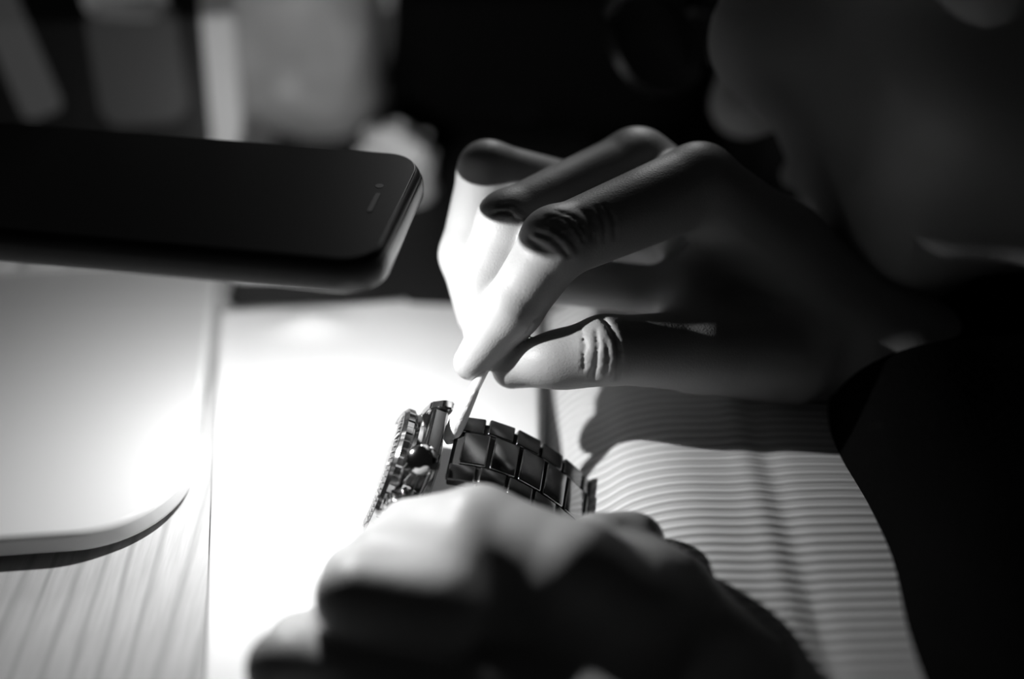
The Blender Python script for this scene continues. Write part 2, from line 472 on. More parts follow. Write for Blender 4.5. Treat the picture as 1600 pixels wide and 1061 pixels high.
# ================================================================== PHONE with flash, held out over the sheet
PH_Z = 0.083
def phone():
    nr = PZ(590, 449, PH_Z)
    ang = math.radians(-9.6)
    root = empty('smartphone', (float(nr[0]), float(nr[1]), PH_Z), (0, 0, ang))
    tag(root, 'black smartphone held level above the laptop, its flash lighting the white sheet', 'phone')
    Wd, Ln, T = 0.067, 0.152, 0.0071
    def mv(bm): bmesh.ops.translate(bm, vec=(-Ln, 0, 0), verts=bm.verts)
    bm = bmesh.new(); rounded_slab(bm, Ln, Wd, T, 0.0120, 0.0030, 14, 0); mv(bm)
    from_bm('body', bm, M['phone_body'], root, angle=35)
    bm = bmesh.new(); rounded_slab(bm, Ln - 0.0030, Wd - 0.0030, 0.0007, 0.0106, 0.0003, 14, T - 0.0003); mv(bm)
    bmesh.ops.translate(bm, vec=(0.0015, 0.0015, 0), verts=bm.verts)
    from_bm('glass_face', bm, M['phone_glass'], root, angle=35)
    bm = bmesh.new(); rounded_slab(bm, 0.0016, 0.0115, 0.0003, 0.0007, 0.0001, 6, T + 0.0003)
    bmesh.ops.translate(bm, vec=(-0.0100, Wd / 2 - 0.0055, 0), verts=bm.verts)
    from_bm('earpiece', bm, M['lapdark'], root, angle=35)
    bm = bmesh.new(); bm_lathe(bm, [(0, 0), (0.0011, 0), (0.0013, 0.0003), (0, 0.0003)], 24, Matrix.Translation((-0.0100, Wd / 2 + 0.0105, T + 0.0002)))
    from_bm('front_camera', bm, M['lens'], root, angle=35)
    # camera and flash on the back
    bm = bmesh.new(); bm_lathe(bm, [(0, 0.0003), (0.0042, 0.0003), (0.0044, -0.0006), (0.0036, -0.0009), (0, -0.0008)], 32, Matrix.Translation((-0.0105, 0.0125, 0)))
    from_bm('rear_camera', bm, M['lens'], root, angle=35)
    # side buttons
    for bx_, l_ in ((-0.034, 0.009), (-0.046, 0.009), (-0.024, 0.004)):
        bm = bmesh.new(); bm_box(bm, (bx_, Wd, T / 2), (l_, 0.0008, 0.0022), 0.0003); from_bm('side_button', bm, M['phone_body'], root, angle=35)
    mw = Matrix.Translation((float(nr[0]), float(nr[1]), PH_Z)) @ Matrix.Rotation(ang, 4, 'Z')
    loc = mw.inverted() @ V3(LED_LOC)
    bm = bmesh.new(); bm_lathe(bm, [(0, 0.0002), (0.0021, 0.0002), (0.0021, -0.0003), (0, -0.0004)], 24, Matrix.Translation((loc.x, loc.y, 0)))
    fl = from_bm('flash', bm, M['led'], root, angle=35); fl['label'] = 'small glowing flash lamp'
    lo.parent = root; lo.location = (loc.x, loc.y, LED_LOC[2] - PH_Z)
    # clear bumper round the rim
    bm = bmesh.new()
    pts = []
    for cx, cy, a0 in ((-0.0120, 0.0120, -PI / 2), (-0.0120, Wd - 0.0120, 0), (-Ln + 0.0120, Wd - 0.0120, PI / 2), (-Ln + 0.0120, 0.0120, PI)):
        for k in range(13):
            a = a0 + PI / 2 * k / 12; pts.append((cx, cy, a))
    rings = []
    for cx, cy, a in pts:
        rg = []
        for q in range(8):
            b = 2 * PI * q / 8
            rr = 0.0120 + 0.0001 + 0.0007 * math.cos(b)
            rg.append(bm.verts.new((cx + rr * math.cos(a), cy + rr * math.sin(a), 0.0006 + 0.0036 * math.sin(b))))
        rings.append(rg)
    for i in range(len(rings)):
        a, b = rings[i], rings[(i + 1) % len(rings)]
        for q in range(8): bm.faces.new((a[q], b[q], b[(q + 1) % 8], a[(q + 1) % 8]))
    from_bm('rim', bm, M['phone_rim'], root, angle=60)
    return mw, Ln, Wd
PHM, PHL, PHW = phone()
# stand that grips the far left end of the phone, beyond the frame
def stand():
    c = PHM @ V3((-PHL - 0.004, PHW / 2, 0.0035)) + V3((-0.012, 0, 0))
    root = empty('phone_holder', (c.x - 0.01, c.y, 0.0107), (0, 0, math.radians(-9.6)))
    tag(root, 'dark clamp stand gripping the left end of the phone', 'phone holder')
    bm = bmesh.new(); bm_lathe(bm, [(0, 0), (0.011, 0), (0.011, 0.004), (0.009, 0.006), (0, 0.006)], 40); from_bm('foot', bm, M['black'], root, angle=35)
    bm = bmesh.new(); tube(bm, [(0, 0, 0.005), (0, 0, 0.03), (-0.002, 0, 0.055), (0, 0, 0.0695)], 0.0035, 16); from_bm('stem', bm, M['black'], root, angle=40)
    z = PH_Z - 0.0107
    for zz in (z - 0.00215, z + 0.0071 + 0.0022):
        bm = bmesh.new(); bm_box(bm, (0.0150, 0, zz), (0.026, 0.022, 0.003), 0.0008); from_bm('jaw', bm, M['black'], root, angle=35)
    bm = bmesh.new(); bm_box(bm, (0.0035, 0, z + 0.0035), (0.007, 0.022, 0.0144), 0.0008); from_bm('clamp_back', bm, M['black'], root, angle=35)
stand()

# ================================================================== BACKGROUND THINGS
def blob(name, fn, lo, hi, h, m, parent=None):
    v, q = surface_nets(fn, lo, hi, h); return link(name, mesh_np(name, relax(v, q, 2), q), m, parent)
def wob(p, s, a, ph=0.0):
    return a * (np.sin(p[:, 0] * s + ph + 1.7 * np.sin(p[:, 1] * s * 0.7)) * np.sin(p[:, 1] * s * 1.3 + ph * 2) * np.cos(p[:, 2] * s * 0.9 + ph) )
# pale soft pouch behind the laptop edge
pc = PZ(478, 215, 0.0)
def pouch(p):
    f = f_box(p, (pc[0] - 0.006, pc[1] + 0.018, 0.062), (0.041, 0.030, 0.0615), 0.020)
    return f + wob(p, 85, 0.0045) + wob(p, 160, 0.0018, 1.0)
tag(blob('plastic_pouch', pouch, (pc[0] - 0.06, pc[1] - 0.02, -0.0), (pc[0] + 0.06, pc[1] + 0.09, 0.15), 0.0022, M['grey_bag']),
    'soft pale blurred pouch standing behind the phone beside the laptop screen', 'pouch')
# crumpled tissue by the phone corner
tc_ = PZ(632, 330, 0.0)
def tiss(p):
    f = f_ell(p, (tc_[0] - 0.004, tc_[1] + 0.012, 0.013), (0.017, 0.015, 0.022))
    return f + wob(p, 240, 0.0035, 0.5) + wob(p, 420, 0.0015, 2)
tag(blob('crumpled_tissue', tiss, (tc_[0] - 0.04, tc_[1] - 0.02, 0.0), (tc_[0] + 0.03, tc_[1] + 0.05, 0.05), 0.0012, M['tissue']),
    'small crumpled white tissue behind the right corner of the phone', 'tissue')
# folded white strip of cloth under the phone's near edge
s0 = PZ(362, 455, 0.0); s1 = PZ(575, 450, 0.0)
def strip(p):
    c = (s0 + s1) / 2
    f = f_box(p, (c[0] - 0.001, c[1] + 0.017, 0.006), ((s1[0] - s0[0]) / 2, 0.016, 0.0055), 0.005)
    return f + wob(p, 150, 0.0016, 0.3)
tag(blob('folded_cloth', strip, (s0[0] - 0.02, s0[1] - 0.02, 0.0), (s1[0] + 0.02, s1[1] + 0.05, 0.02), 0.0012, M['tissue']),
    'folded white cloth lying just beyond the far edge of the work sheet', 'cloth')
# dark mat behind the sheet
bm = bmesh.new(); rounded_slab(bm, 0.145, 0.30, 0.0022, 0.006, 0.0006, 8, 0.0)
bmesh.ops.translate(bm, vec=(-0.1085, 0.4490, 0.0), verts=bm.verts)
o = tag(from_bm('desk_mat', bm, M['dark_pad'], None, angle=35), 'dark flat desk mat behind the white work sheet', 'desk mat')
# black bag in the background
bc = PZ(830, 330, 0.0)
def bag(p):
    f = f_box(p, (bc[0] + 0.006, bc[1] + 0.098, 0.075), (0.070, 0.05, 0.076), 0.028)
    return f + wob(p, 50, 0.005) + wob(p, 110, 0.002, 1)
BAG = blob('black_bag', bag, (bc[0] - 0.12, bc[1] - 0.01, 0.0), (bc[0] + 0.12, bc[1] + 0.18, 0.18), 0.004, M['black_cloth'])
tag(BAG, 'large black soft bag in the dark background behind the working hand', 'bag')

# ================================================================== WATCH
def watch():
    # local axes: z dial normal, y twelve o'clock, x three o'clock (crown)
    Xr = V3((1, 0, 0)); U = V3(UV); B = -V3(VV)
    t = (U * 0.68 + B * 0.70 + Xr * 0.36).normalized()
    a = (-Xr + B * -0.10 + U * 0.10); a = (a - t * a.dot(t)).normalized()
    c = t.cross(a).normalized()
    ctr = V3(P(632, 752, 0.449))
    root = empty('wristwatch', ctr); root.rotation_euler = basis(c, t, a, (0, 0, 0)).to_euler(); root.scale = (1.1, 1.1, 1.1)
    tag(root, 'steel diver style wristwatch with link bracelet held on edge over the sheet', 'watch')
    # mid case with lugs
    bm = bmesh.new()
    bm_lathe(bm, [(0, -0.0045), (0.0165, -0.0045), (0.0190, -0.0035), (0.0200, -0.0010), (0.0200, 0.0022), (0.0192, 0.0034), (0, 0.0034)], 96)
    from_bm('case', bm, M['steel'], root, angle=25)
    for sy in (1, -1):
        for sx in (1, -1):
            prof = [(0.010, 0.0026), (0.016, 0.0026), (0.0215, 0.0012), (0.0240, -0.0020), (0.0245, -0.0048), (0.0225, -0.0050), (0.019, -0.0038), (0.010, -0.0036)]
            bm = bmesh.new(); x0, x1 = 0.0100, 0.0138
            va = [bm.verts.new((sx * x0, sy * y, z)) for y, z in prof]; vb = [bm.verts.new((sx * (x1 - 0.0006 * (y > 0.02)), sy * y, z)) for y, z in prof]
            n = len(prof)
            bm.faces.new(va); bm.faces.new(list(reversed(vb)))
            for i in range(n): bm.faces.new((va[i], vb[i], vb[(i + 1) % n], va[(i + 1) % n]))
            bmesh.ops.recalc_face_normals(bm, faces=bm.faces)
            bmesh.ops.bevel(bm, geom=list(bm.edges), offset=0.00045, segments=3, affect='EDGES')
            from_bm('lug', bm, M['steel'], root, angle=35)
    bm = bmesh.new()
    bm_lathe(bm, [(0, -0.0066), (0.0135, -0.0066), (0.0160, -0.0058), (0.0164, -0.0044), (0, -0.0044)], 72); from_bm('case_back', bm, M['steel_dark'], root, angle=25)
    # bezel: coin edge
    bm = bmesh.new(); n = 240; prof = [(0.0148, 0.0034), (0.0196, 0.0034), (0.0202, 0.0040), (0.0202, 0.0058), (0.0192, 0.0068), (0.0150, 0.0076), (0.0146, 0.0060)]
    rings = []
    for r, z in prof:
        tooth = r > 0.0200
        rings.append([bm.verts.new(((r - (0.0003 if tooth and (i // 5) % 2 else 0)) * math.cos(2 * PI * i / n), (r - (0.0003 if tooth and (i // 5) % 2 else 0)) * math.sin(2 * PI * i / n), z)) for i in range(n)])
    rings.append(rings[0])
    for p_, q_ in zip(rings[:-1], rings[1:]):
        for i in range(n): bm.faces.new((p_[i], p_[(i + 1) % n], q_[(i + 1) % n], q_[i]))
    bz = from_bm('bezel', bm, M['steel_dark'], root, angle=25)
    bm = bmesh.new(); bm_lathe(bm, [(0.0152, 0.0074), (0.0190, 0.0067), (0.0191, 0.0070), (0.0153, 0.0078), (0.0152, 0.0074)], 96)
    ins = from_bm('bezel_insert', bm, M['bez'], bz, angle=25)
    # raised minute marks round the insert
    bm = bmesh.new()
    for k in range(60):
        an = 2 * PI * k / 60; big = k % 5 == 0
        m4 = Matrix.Rotation(an, 4, 'Z') @ Matrix.Translation((0, 0.0172, 0.0076)) @ Matrix.Rotation(math.radians(-12), 4, 'X')
        bm_box(bm, (0, 0, 0), (0.0009 if big else 0.0003, 0.0024 if big else 0.0012, 0.0003), 0, 1, m4)
    from_bm('bezel_marks', bm, M['lume'], bz)
    bm = bmesh.new(); bm_lathe(bm, [(0, 0.0040), (0.0148, 0.0040), (0.0148, 0.0044), (0, 0.0044)], 72); dl = from_bm('dial', bm, M['dial'], root, angle=25)
    bm = bmesh.new()
    for k in range(12):
        m4 = Matrix.Rotation(2 * PI * k / 12, 4, 'Z') @ Matrix.Translation((0, 0.0118, 0.0046)); bm_box(bm, (0, 0, 0), (0.0012, 0.0026, 0.0004), 0.0001, 1, m4)
    from_bm('hour_marks', bm, M['lume'], dl)
    for an, l_, w_ in ((math.radians(-60), 0.008, 0.0012), (math.radians(60), 0.0115, 0.0008)):
        bm = bmesh.new(); bm_box(bm, (0, l_ / 2 - 0.001, 0.0050), (w_, l_, 0.0003), 0.0001, 1, Matrix.Rotation(an, 4, 'Z')); from_bm('hand', bm, M['steel'], dl)
    g = bpy.data.materials.get('watch_glass') or mat('watch_glass', 1.0, 0.02, trans=1.0)
    bm = bmesh.new(); bm_lathe(bm, [(0, 0.0068), (0.0147, 0.0066), (0.0147, 0.0078), (0.010, 0.0083), (0, 0.0085)], 72); from_bm('crystal', bm, g, root, angle=25)
    # crown and two pushers
    def knob(an, r, l0, l1, teeth):
        bm = bmesh.new(); nn = 72
        prof = [(0, l0), (r * 0.55, l0), (r * 0.55, l0 + 0.001), (r, l0 + 0.0012), (r, l1 - 0.0006), (r * 0.90, l1 - 0.0001), (r * 0.78, l1 + 0.0004), (r * 0.55, l1 + 0.0009), (r * 0.3, l1 + 0.0012), (0, l1 + 0.0013)]
        m4 = Matrix.Rotation(an, 4, 'Z') @ Matrix.Translation((0, 0, 0.0)) @ Matrix.Rotation(PI / 2, 4, 'Y')
        vs_ = bm_lathe(bm, prof, nn)
        if teeth:
            for v in bm.verts:
                rr = math.hypot(v.co.x, v.co.y)
                if abs(rr - r) < 1e-5:
                    i = round(math.atan2(v.co.y, v.co.x) / (2 * PI) * nn)
                    if (i // 2) % 2: v.co.x *= 0.93; v.co.y *= 0.93
        bmesh.ops.transform(bm, matrix=m4, verts=bm.verts)
        return bm
    from_bm('crown', knob(math.radians(30), 0.0056, 0.0175, 0.0270, True), M['steel'], root, angle=30)
    for an in (math.radians(66), math.radians(-8)):
        from_bm('pusher', knob(an, 0.0044, 0.0180, 0.0262, False), M['steel'], root, angle=30)
    # bracelet: closed loop in the local y-z plane, running behind the case
    ctl = [(0.0195, -0.0070), (0.0212, -0.0115), (0.0226, -0.0175), (0.0218, -0.0255), (0.0185, -0.0345), (0.0130, -0.0435), (0.0045, -0.0530), (-0.004, -0.0580), (-0.016, -0.0580), (-0.026, -0.0500), (-0.0310, -0.038), (-0.0310, -0.024), (-0.0280, -0.012), (-0.0235, -0.0040)]
    cp = [V3((0, y, z * 1.14)) for y, z in ctl]
    dense = []
    for i in range(len(cp) - 1):
        p0 = cp[max(i - 1, 0)]; p1 = cp[i]; p2 = cp[i + 1]; p3 = cp[min(i + 2, len(cp) - 1)]
        for k in range(20):
            u = k / 20
            dense.append(0.5 * ((2 * p1) + (p2 - p0) * u + (2 * p0 - 5 * p1 + 4 * p2 - p3) * u * u + (3 * p1 - p0 - 3 * p2 + p3) * u ** 3))
    dense.append(cp[-1])
    cum = [0]
    for i in range(1, len(dense)): cum.append(cum[-1] + (dense[i] - dense[i - 1]).length)
    def at(s_):
        s_ = min(max(s_, 0), cum[-1])
        for i in range(1, len(cum)):
            if cum[i] >= s_:
                u = (s_ - cum[i - 1]) / max(cum[i] - cum[i - 1], 1e-9)
                return dense[i - 1].lerp(dense[i], u), (dense[i] - dense[i - 1]).normalized()
    # thin inner core carries the links
    bm = bmesh.new(); rows = []
    NS = 60
    for k in range(NS + 1):
        p, tg = at(cum[-1] * k / NS); nrm = V3((1, 0, 0)).cross(tg)
        if nrm.dot(p - V3((0, -0.002, -0.03))) < 0: nrm = -nrm
        rows.append([bm.verts.new(p + V3((sx * 0.0105, 0, 0)) + nrm * dn) for sx, dn in ((-1, -0.0007), (1, -0.0007), (1, 0.0007), (-1, 0.0007))])
    for p_, q_ in zip(rows[:-1], rows[1:]):
        for i in range(4): bm.faces.new((p_[i], p_[(i + 1) % 4], q_[(i + 1) % 4], q_[i]))
    bm.faces.new(rows[0]); bm.faces.new(list(reversed(rows[-1]))); bmesh.ops.recalc_face_normals(bm, faces=bm.faces)
    br = from_bm('bracelet', bm, M['lapdark'], root)
    pitch = 0.0082; nl = int(cum[-1] / pitch); pitch = cum[-1] / nl
    s_clasp0, s_clasp1 = 0.058, 0.098
    meshes = {}
    def lk(name, kind, size, m, loc_m):
        key = (kind,)
        if key not in meshes:
            b = bmesh.new(); bm_box(b, (0, 0, 0), size, 0.00055, 3); o_ = from_bm(name, b, m, br, angle=35); meshes[key] = o_.data
        else:
            o_ = bpy.data.objects.new(name, meshes[key]); COL.objects.link(o_); o_.parent = br
        o_.matrix_local = loc_m
        return o_
    for k in range(nl):
        s_ = (k + 0.5) * pitch
        for j, (xo, wd, off) in enumerate(((-0.00755, 0.0049, 0), (0, 0.0098, 0.5), (0.00755, 0.0049, 0))):
            ss = s_ + off * pitch * 0.55
            if ss > cum[-1] - pitch * 0.4: continue
            if s_clasp0 < ss < s_clasp1: continue
            p, tg = at(ss); nrm = V3((1, 0, 0)).cross(tg)
            if nrm.dot(p - V3((0, -0.002, -0.03))) < 0: nrm = -nrm
            xx = tg.cross(nrm)
            m4 = basis(xx, tg, nrm, p + V3((xo * 1.2, 0, 0)))
            kind = 'c' if j == 1 else 'o'
            lk('link', kind, (wd * 1.2, pitch - 0.0007, 0.0034 if j == 1 else 0.0030), M['steel_mid'] if j == 1 else M['steel_link'], m4)
    # clasp: two curved plates over the loop with a raised safety catch
    def plate(sA, sB, wd, th, lift, name, m, par):
        b = bmesh.new(); rw = []
        K = 18
        for k in range(K + 1):
            p, tg = at(sA + (sB - sA) * k / K); nrm = V3((1, 0, 0)).cross(tg)
            if nrm.dot(p - V3((0, -0.002, -0.03))) < 0: nrm = -nrm
            rw.append([b.verts.new(p + V3((sx * wd / 2, 0, 0)) + nrm * (lift + dn)) for sx, dn in ((-1, 0), (1, 0), (1, th), (-1, th))])
        for p_, q_ in zip(rw[:-1], rw[1:]):
            for i in range(4): b.faces.new((p_[i], p_[(i + 1) % 4], q_[(i + 1) % 4], q_[i]))
        b.faces.new(rw[0]); b.faces.new(list(reversed(rw[-1]))); bmesh.ops.recalc_face_normals(b, faces=b.faces)
        es = [e for e in b.edges if len(e.link_faces) == 2 and e.calc_face_angle(0) > 1.0]
        bmesh.ops.bevel(b, geom=es, offset=0.0004, segments=2, affect='EDGES')
        return from_bm(name, b, m, par, angle=35)
    cl = plate(s_clasp0 - 0.001, s_clasp1 + 0.001, 0.0205, 0.0022, -0.0008, 'clasp', M['steel_dark'], root)
    plate(s_clasp0 + 0.012, s_clasp0 + 0.026, 0.0120, 0.0014, 0.0014, 'safety_catch', M['steel'], cl)
    for ss in (s_clasp0 + 0.005, s_clasp0 + 0.009, s_clasp0 + 0.031):
        p, tg = at(ss); nrm = V3((1, 0, 0)).cross(tg)
        if nrm.dot(p - V3((0, -0.002, -0.03))) < 0: nrm = -nrm
        b = bmesh.new(); tube(b, [p + nrm * 0.0014 + V3((-0.0072, 0, 0)), p + nrm * 0.0014 + V3((0.0072, 0, 0))], 0.0005, 10); from_bm('pin', b, M['steel'], cl, angle=40)
    # end links fill between the lugs
    for sy in (1, -1):
        b = bmesh.new(); bm_box(b, (0, sy * 0.0212, -0.0020), (0.0196, 0.0040, 0.0046), 0.0009, 3); from_bm('end_link', b, M['steel_link'], root, angle=35)
watch()

# ================================================================== SWAB
def swab():
    a = V3(P(698, 694, 0.4400)); b = V3(P(752, 586, 0.4410))
    d = (b - a).normalized(); e = a + d * 0.072
    root = empty('cotton_swab', a)
    tag(root, 'white cotton swab held in the fingertips touching the watch', 'swab')
    bm = bmesh.new(); tube(bm, [V3((0, 0, 0)) + d * s_ for s_ in (0.004, 0.03, 0.060)], [0.0016, 0.0016, 0.0016], 20); from_bm('stick', bm, M['stick'], root, angle=40)
    for s0_, sg in ((0, 1), (0.062, -1)):
        prof = [(0.0, 0.0003), (0.0006, 0.0013), (0.0015, 0.0022), (0.0035, 0.0028), (0.0075, 0.0027), (0.0125, 0.0023), (0.0190, 0.0017)]
        bm = bmesh.new(); tube(bm, [d * (s0_ + sg * q) for q, _ in prof], [r for _, r in prof], 24); from_bm('cotton_tip', bm, M['cotton'], root, angle=50)
swab()

# ================================================================== PERSON
def chain(p, pts, rs, k=0.002):
    f = None
    for (a, b, ra, rb) in zip(pts[:-1], pts[1:], rs[:-1], rs[1:]):
        g = f_cone(p, a, b, ra, rb); f = g if f is None else smin(f, g, k)
    return f
# ---- right hand (working hand)
KH = 1.03
def Q(x, y, d): return P(x, y, d * KH)
def ks(l): return [r * KH for r in l]
rI = [Q(1092, 288, .440), Q(868, 382, .4215), Q(800, 482, .4245), Q(737, 566, .4300)]; rIr = ks([.0128, .0105, .0090, .0056])
rM = [Q(995, 262, .454), Q(795, 347, .4350), Q(752, 440, .4380), Q(757, 530, .4350)]; rMr = ks([.0125, .0098, .0086, .0062])
rR = [Q(1015, 345, .470), Q(762, 266, .452), Q(732, 398, .4500), Q(754, 490, .4450)]; rRr = ks([.0120, .0092, .0090, .0082])
rP = [Q(1060, 375, .486), Q(862, 350, .466), Q(866, 436, .4560), Q(1060, 458, .4530)]; rPr = ks([.0110, .0085, .0080, .0078])
rT = [Q(1235, 552, .457), Q(1095, 548, .4400), Q(945, 547, .4260), Q(800, 576, .4330)]; rTr = ks([.0170, .0128, .0100, .0062])
Wr = Q(1390, 560, .468); Wr2 = Q(1400, 545, .488)
def right_hand0(p):
    fi = chain(p, rI, rIr, 0.0026); fm = chain(p, rM, rMr, 0.0026); fr = chain(p, rR, rRr, 0.0026); fp = chain(p, rP, rPr, 0.0026)
    ft = chain(p, rT, rTr, .004)
    # knuckle swell, finger pads
    fi = smin(fi, f_ell(p, Q(872, 368, .4200), (0.0101, 0.0093, 0.0088)), .003)
    ft = smin(ft, f_ell(p, Q(880, 562, .4270), (0.0129, 0.0088, 0.0088)), .004)
    palm = f_cone(p, rI[0], Q(1215, 392, .456), 0.0129, 0.0155)
    palm = smin(palm, f_cone(p, Q(1215, 392, .456), Wr, 0.0155, 0.0221), .008)
    palm = smin(palm, f_cone(p, rM[0], Wr, 0.0129, 0.0206), .006)
    palm = smin(palm, f_cone(p, rR[0], Wr2, 0.0124, 0.0185), .008)
    palm = smin(palm, f_cone(p, rP[0], Wr2, 0.0124, 0.0185), .008)
    palm = smin(palm, f_cone(p, Q(1150, 430, .460), Q(1260, 500, .462), 0.0124, 0.0175), .010)
    f = palm
    f = smin(f, ft, .007)
    for g in (fi, fm, fr, fp):
        f = np.where(g < f, g, f) if False else smin(f, g, 0.0023)
    # first web between thumb and index
    f = smin(f, f_cone(p, Q(1090, 385, .454), Q(1078, 520, .446), 0.0093, 0.0098), .008)
    # forearm
    f = smin(f, f_cone(p, Wr, Q(1640, 750, .474), 0.0221, 0.0288), .012)
    f = smin(f, f_cone(p, Wr2, Q(1640, 750, .482), 0.0185, 0.0268), .012)
    return f
def lay(fn, line, d0, d1):
    out = []
    for (x, y) in line:
        q = march(fn, x, y, d0, d1)
        if q is not None: out.append(q)
    return out
R_CREASE = [
    ([(852, 344), (872, 348), (892, 362), (906, 386)], .0004),
    ([(826, 372), (842, 386), (858, 398)], .0004),
    ([(944, 320), (958, 344), (960, 370)], .0003),
    ([(906, 326), (922, 346), (926, 374)], .0003),
    ([(923, 494), (931, 515), (934, 540), (931, 568), (925, 592)], 0.00056),
    ([(940, 496), (957, 518), (967, 545), (969, 570), (964, 592)], 0.00074),
    ([(908, 510), (914, 540), (912, 575)], 0.00031),
    ([(947, 530), (950, 560), (946, 584)], 0.00031),
    ([(842, 350), (866, 356), (888, 370), (902, 392)], 0.00043),
    ([(850, 338), (878, 340), (900, 355), (912, 378)], 0.00031),
    ([(838, 362), (858, 370), (876, 384), (886, 398)], 0.00037),
    ([(868, 330), (896, 340), (916, 364)], 0.00025),
    ([(836, 378), (856, 390), (870, 402)], 0.00025),
    ([(918, 330), (930, 350), (932, 380)], 0.00025),
    ([(932, 325), (944, 348), (946, 376)], 0.00025),
    ([(1085, 345), (1072, 375), (1050, 398), (1030, 404)], 0.00099),
    ([(778, 322), (800, 318), (818, 332)], 0.00037),
    ([(770, 334), (792, 330), (812, 345)], 0.00031),
    
    ([(822, 520), (834, 500), (846, 494)], 0.00031),
]
creR = [(lay(right_hand0, l, .38, .52), r) for l, r in R_CREASE]
def right_hand(p):
    f = right_hand0(p)
    near = f < 0.004
    q = p[near]; g = f[near]
    for pts, r in creR:
        if len(pts) < 2: continue
        for a, b in zip(pts[:-1], pts[1:]):
            if np.linalg.norm(a - b) > .0085 or np.linalg.norm(a - pts[0]) > .02: continue
            g = smax(g, -f_cone(q, a, b, r, r), .0009)
    f = f.copy(); f[near] = g
    return f
# ---- left hand (near, holding the watch)
lT = [P(985, 940, 0.3850), P(905, 890, 0.3840), P(750, 828, 0.3980), P(640, 832, 0.4082)]; lTr = [.0140, .0125, .0120, .0098]
lI = [P(880, 1010, 0.3930), P(566, 926, 0.3756), P(560, 905, 0.4009), P(640, 840, 0.4273)]; lIr = [.0150, .0112, .0098, .0075]
lM = [P(850, 1120, 0.3745), P(447, 1043, 0.3671), P(470, 1010, 0.3925), P(560, 960, 0.4220)]; lMr = [.0140, .0098, .0088, .0070]
lR = [P(850, 1240, .354), P(470, 1170, .348), P(490, 1120, .365), P(590, 1060, .395)]; lRr = [.0125, .0092, .0085, .0070]
lP = [P(900, 1340, .338), P(600, 1290, .332), P(600, 1240, .345), P(660, 1180, .370)]; lPr = [.0112, .0082, .0076, .0065]
def left_hand(p):
    f = f_cone(p, P(935, 872, 0.4051), P(1018, 955, 0.3967), .0130, .0175)
    f = smin(f, f_cone(p, P(1018, 955, 0.3967), P(1170, 1135, 0.3925), .0175, .0240), .008)
    for a, r in ((lI[0], .0150), (lM[0], .0145), (lR[0], .0135), (lP[0], .0125)):
        f = smin(f, f_cone(p, a, P(1120, 1150, 0.3903), r, .0240), .010)
    f = smin(f, f_cone(p, P(800, 930, 0.3925), P(980, 1010, 0.3903), .0140, .0190), .010)
    f = smin(f, chain(p, lT, lTr, .004), .006)
    f = smin(f, f_ell(p, P(985, 845, 0.4136), (.0100, .0080, .0090)), .006)
    f = smin(f, f_cone(p, P(600, 890, .392), P(700, 905, .386), .0120, .0135), .008)
    f = smin(f, f_cone(p, P(560, 930, .382), P(690, 945, .378), .0115, .0130), .006)
    f = smin(f, f_cone(p, P(600, 872, .400), P(700, 850, .402), .0090, .0100), .006)
    f = smin(f, f_cone(p, P(556, 935, .3690), P(680, 960, .3720), .0110, .0125), .006)
    for pts, rs in ((lI, lIr), (lM, lMr), (lR, lRr), (lP, lPr)): f = smin(f, chain(p, pts, rs, .003), .0025)
    f = smin(f, f_cone(p, P(1150, 1120, 0.3925), P(1650, 1650, 0.4062), .0235, .0320), .010)
    return f
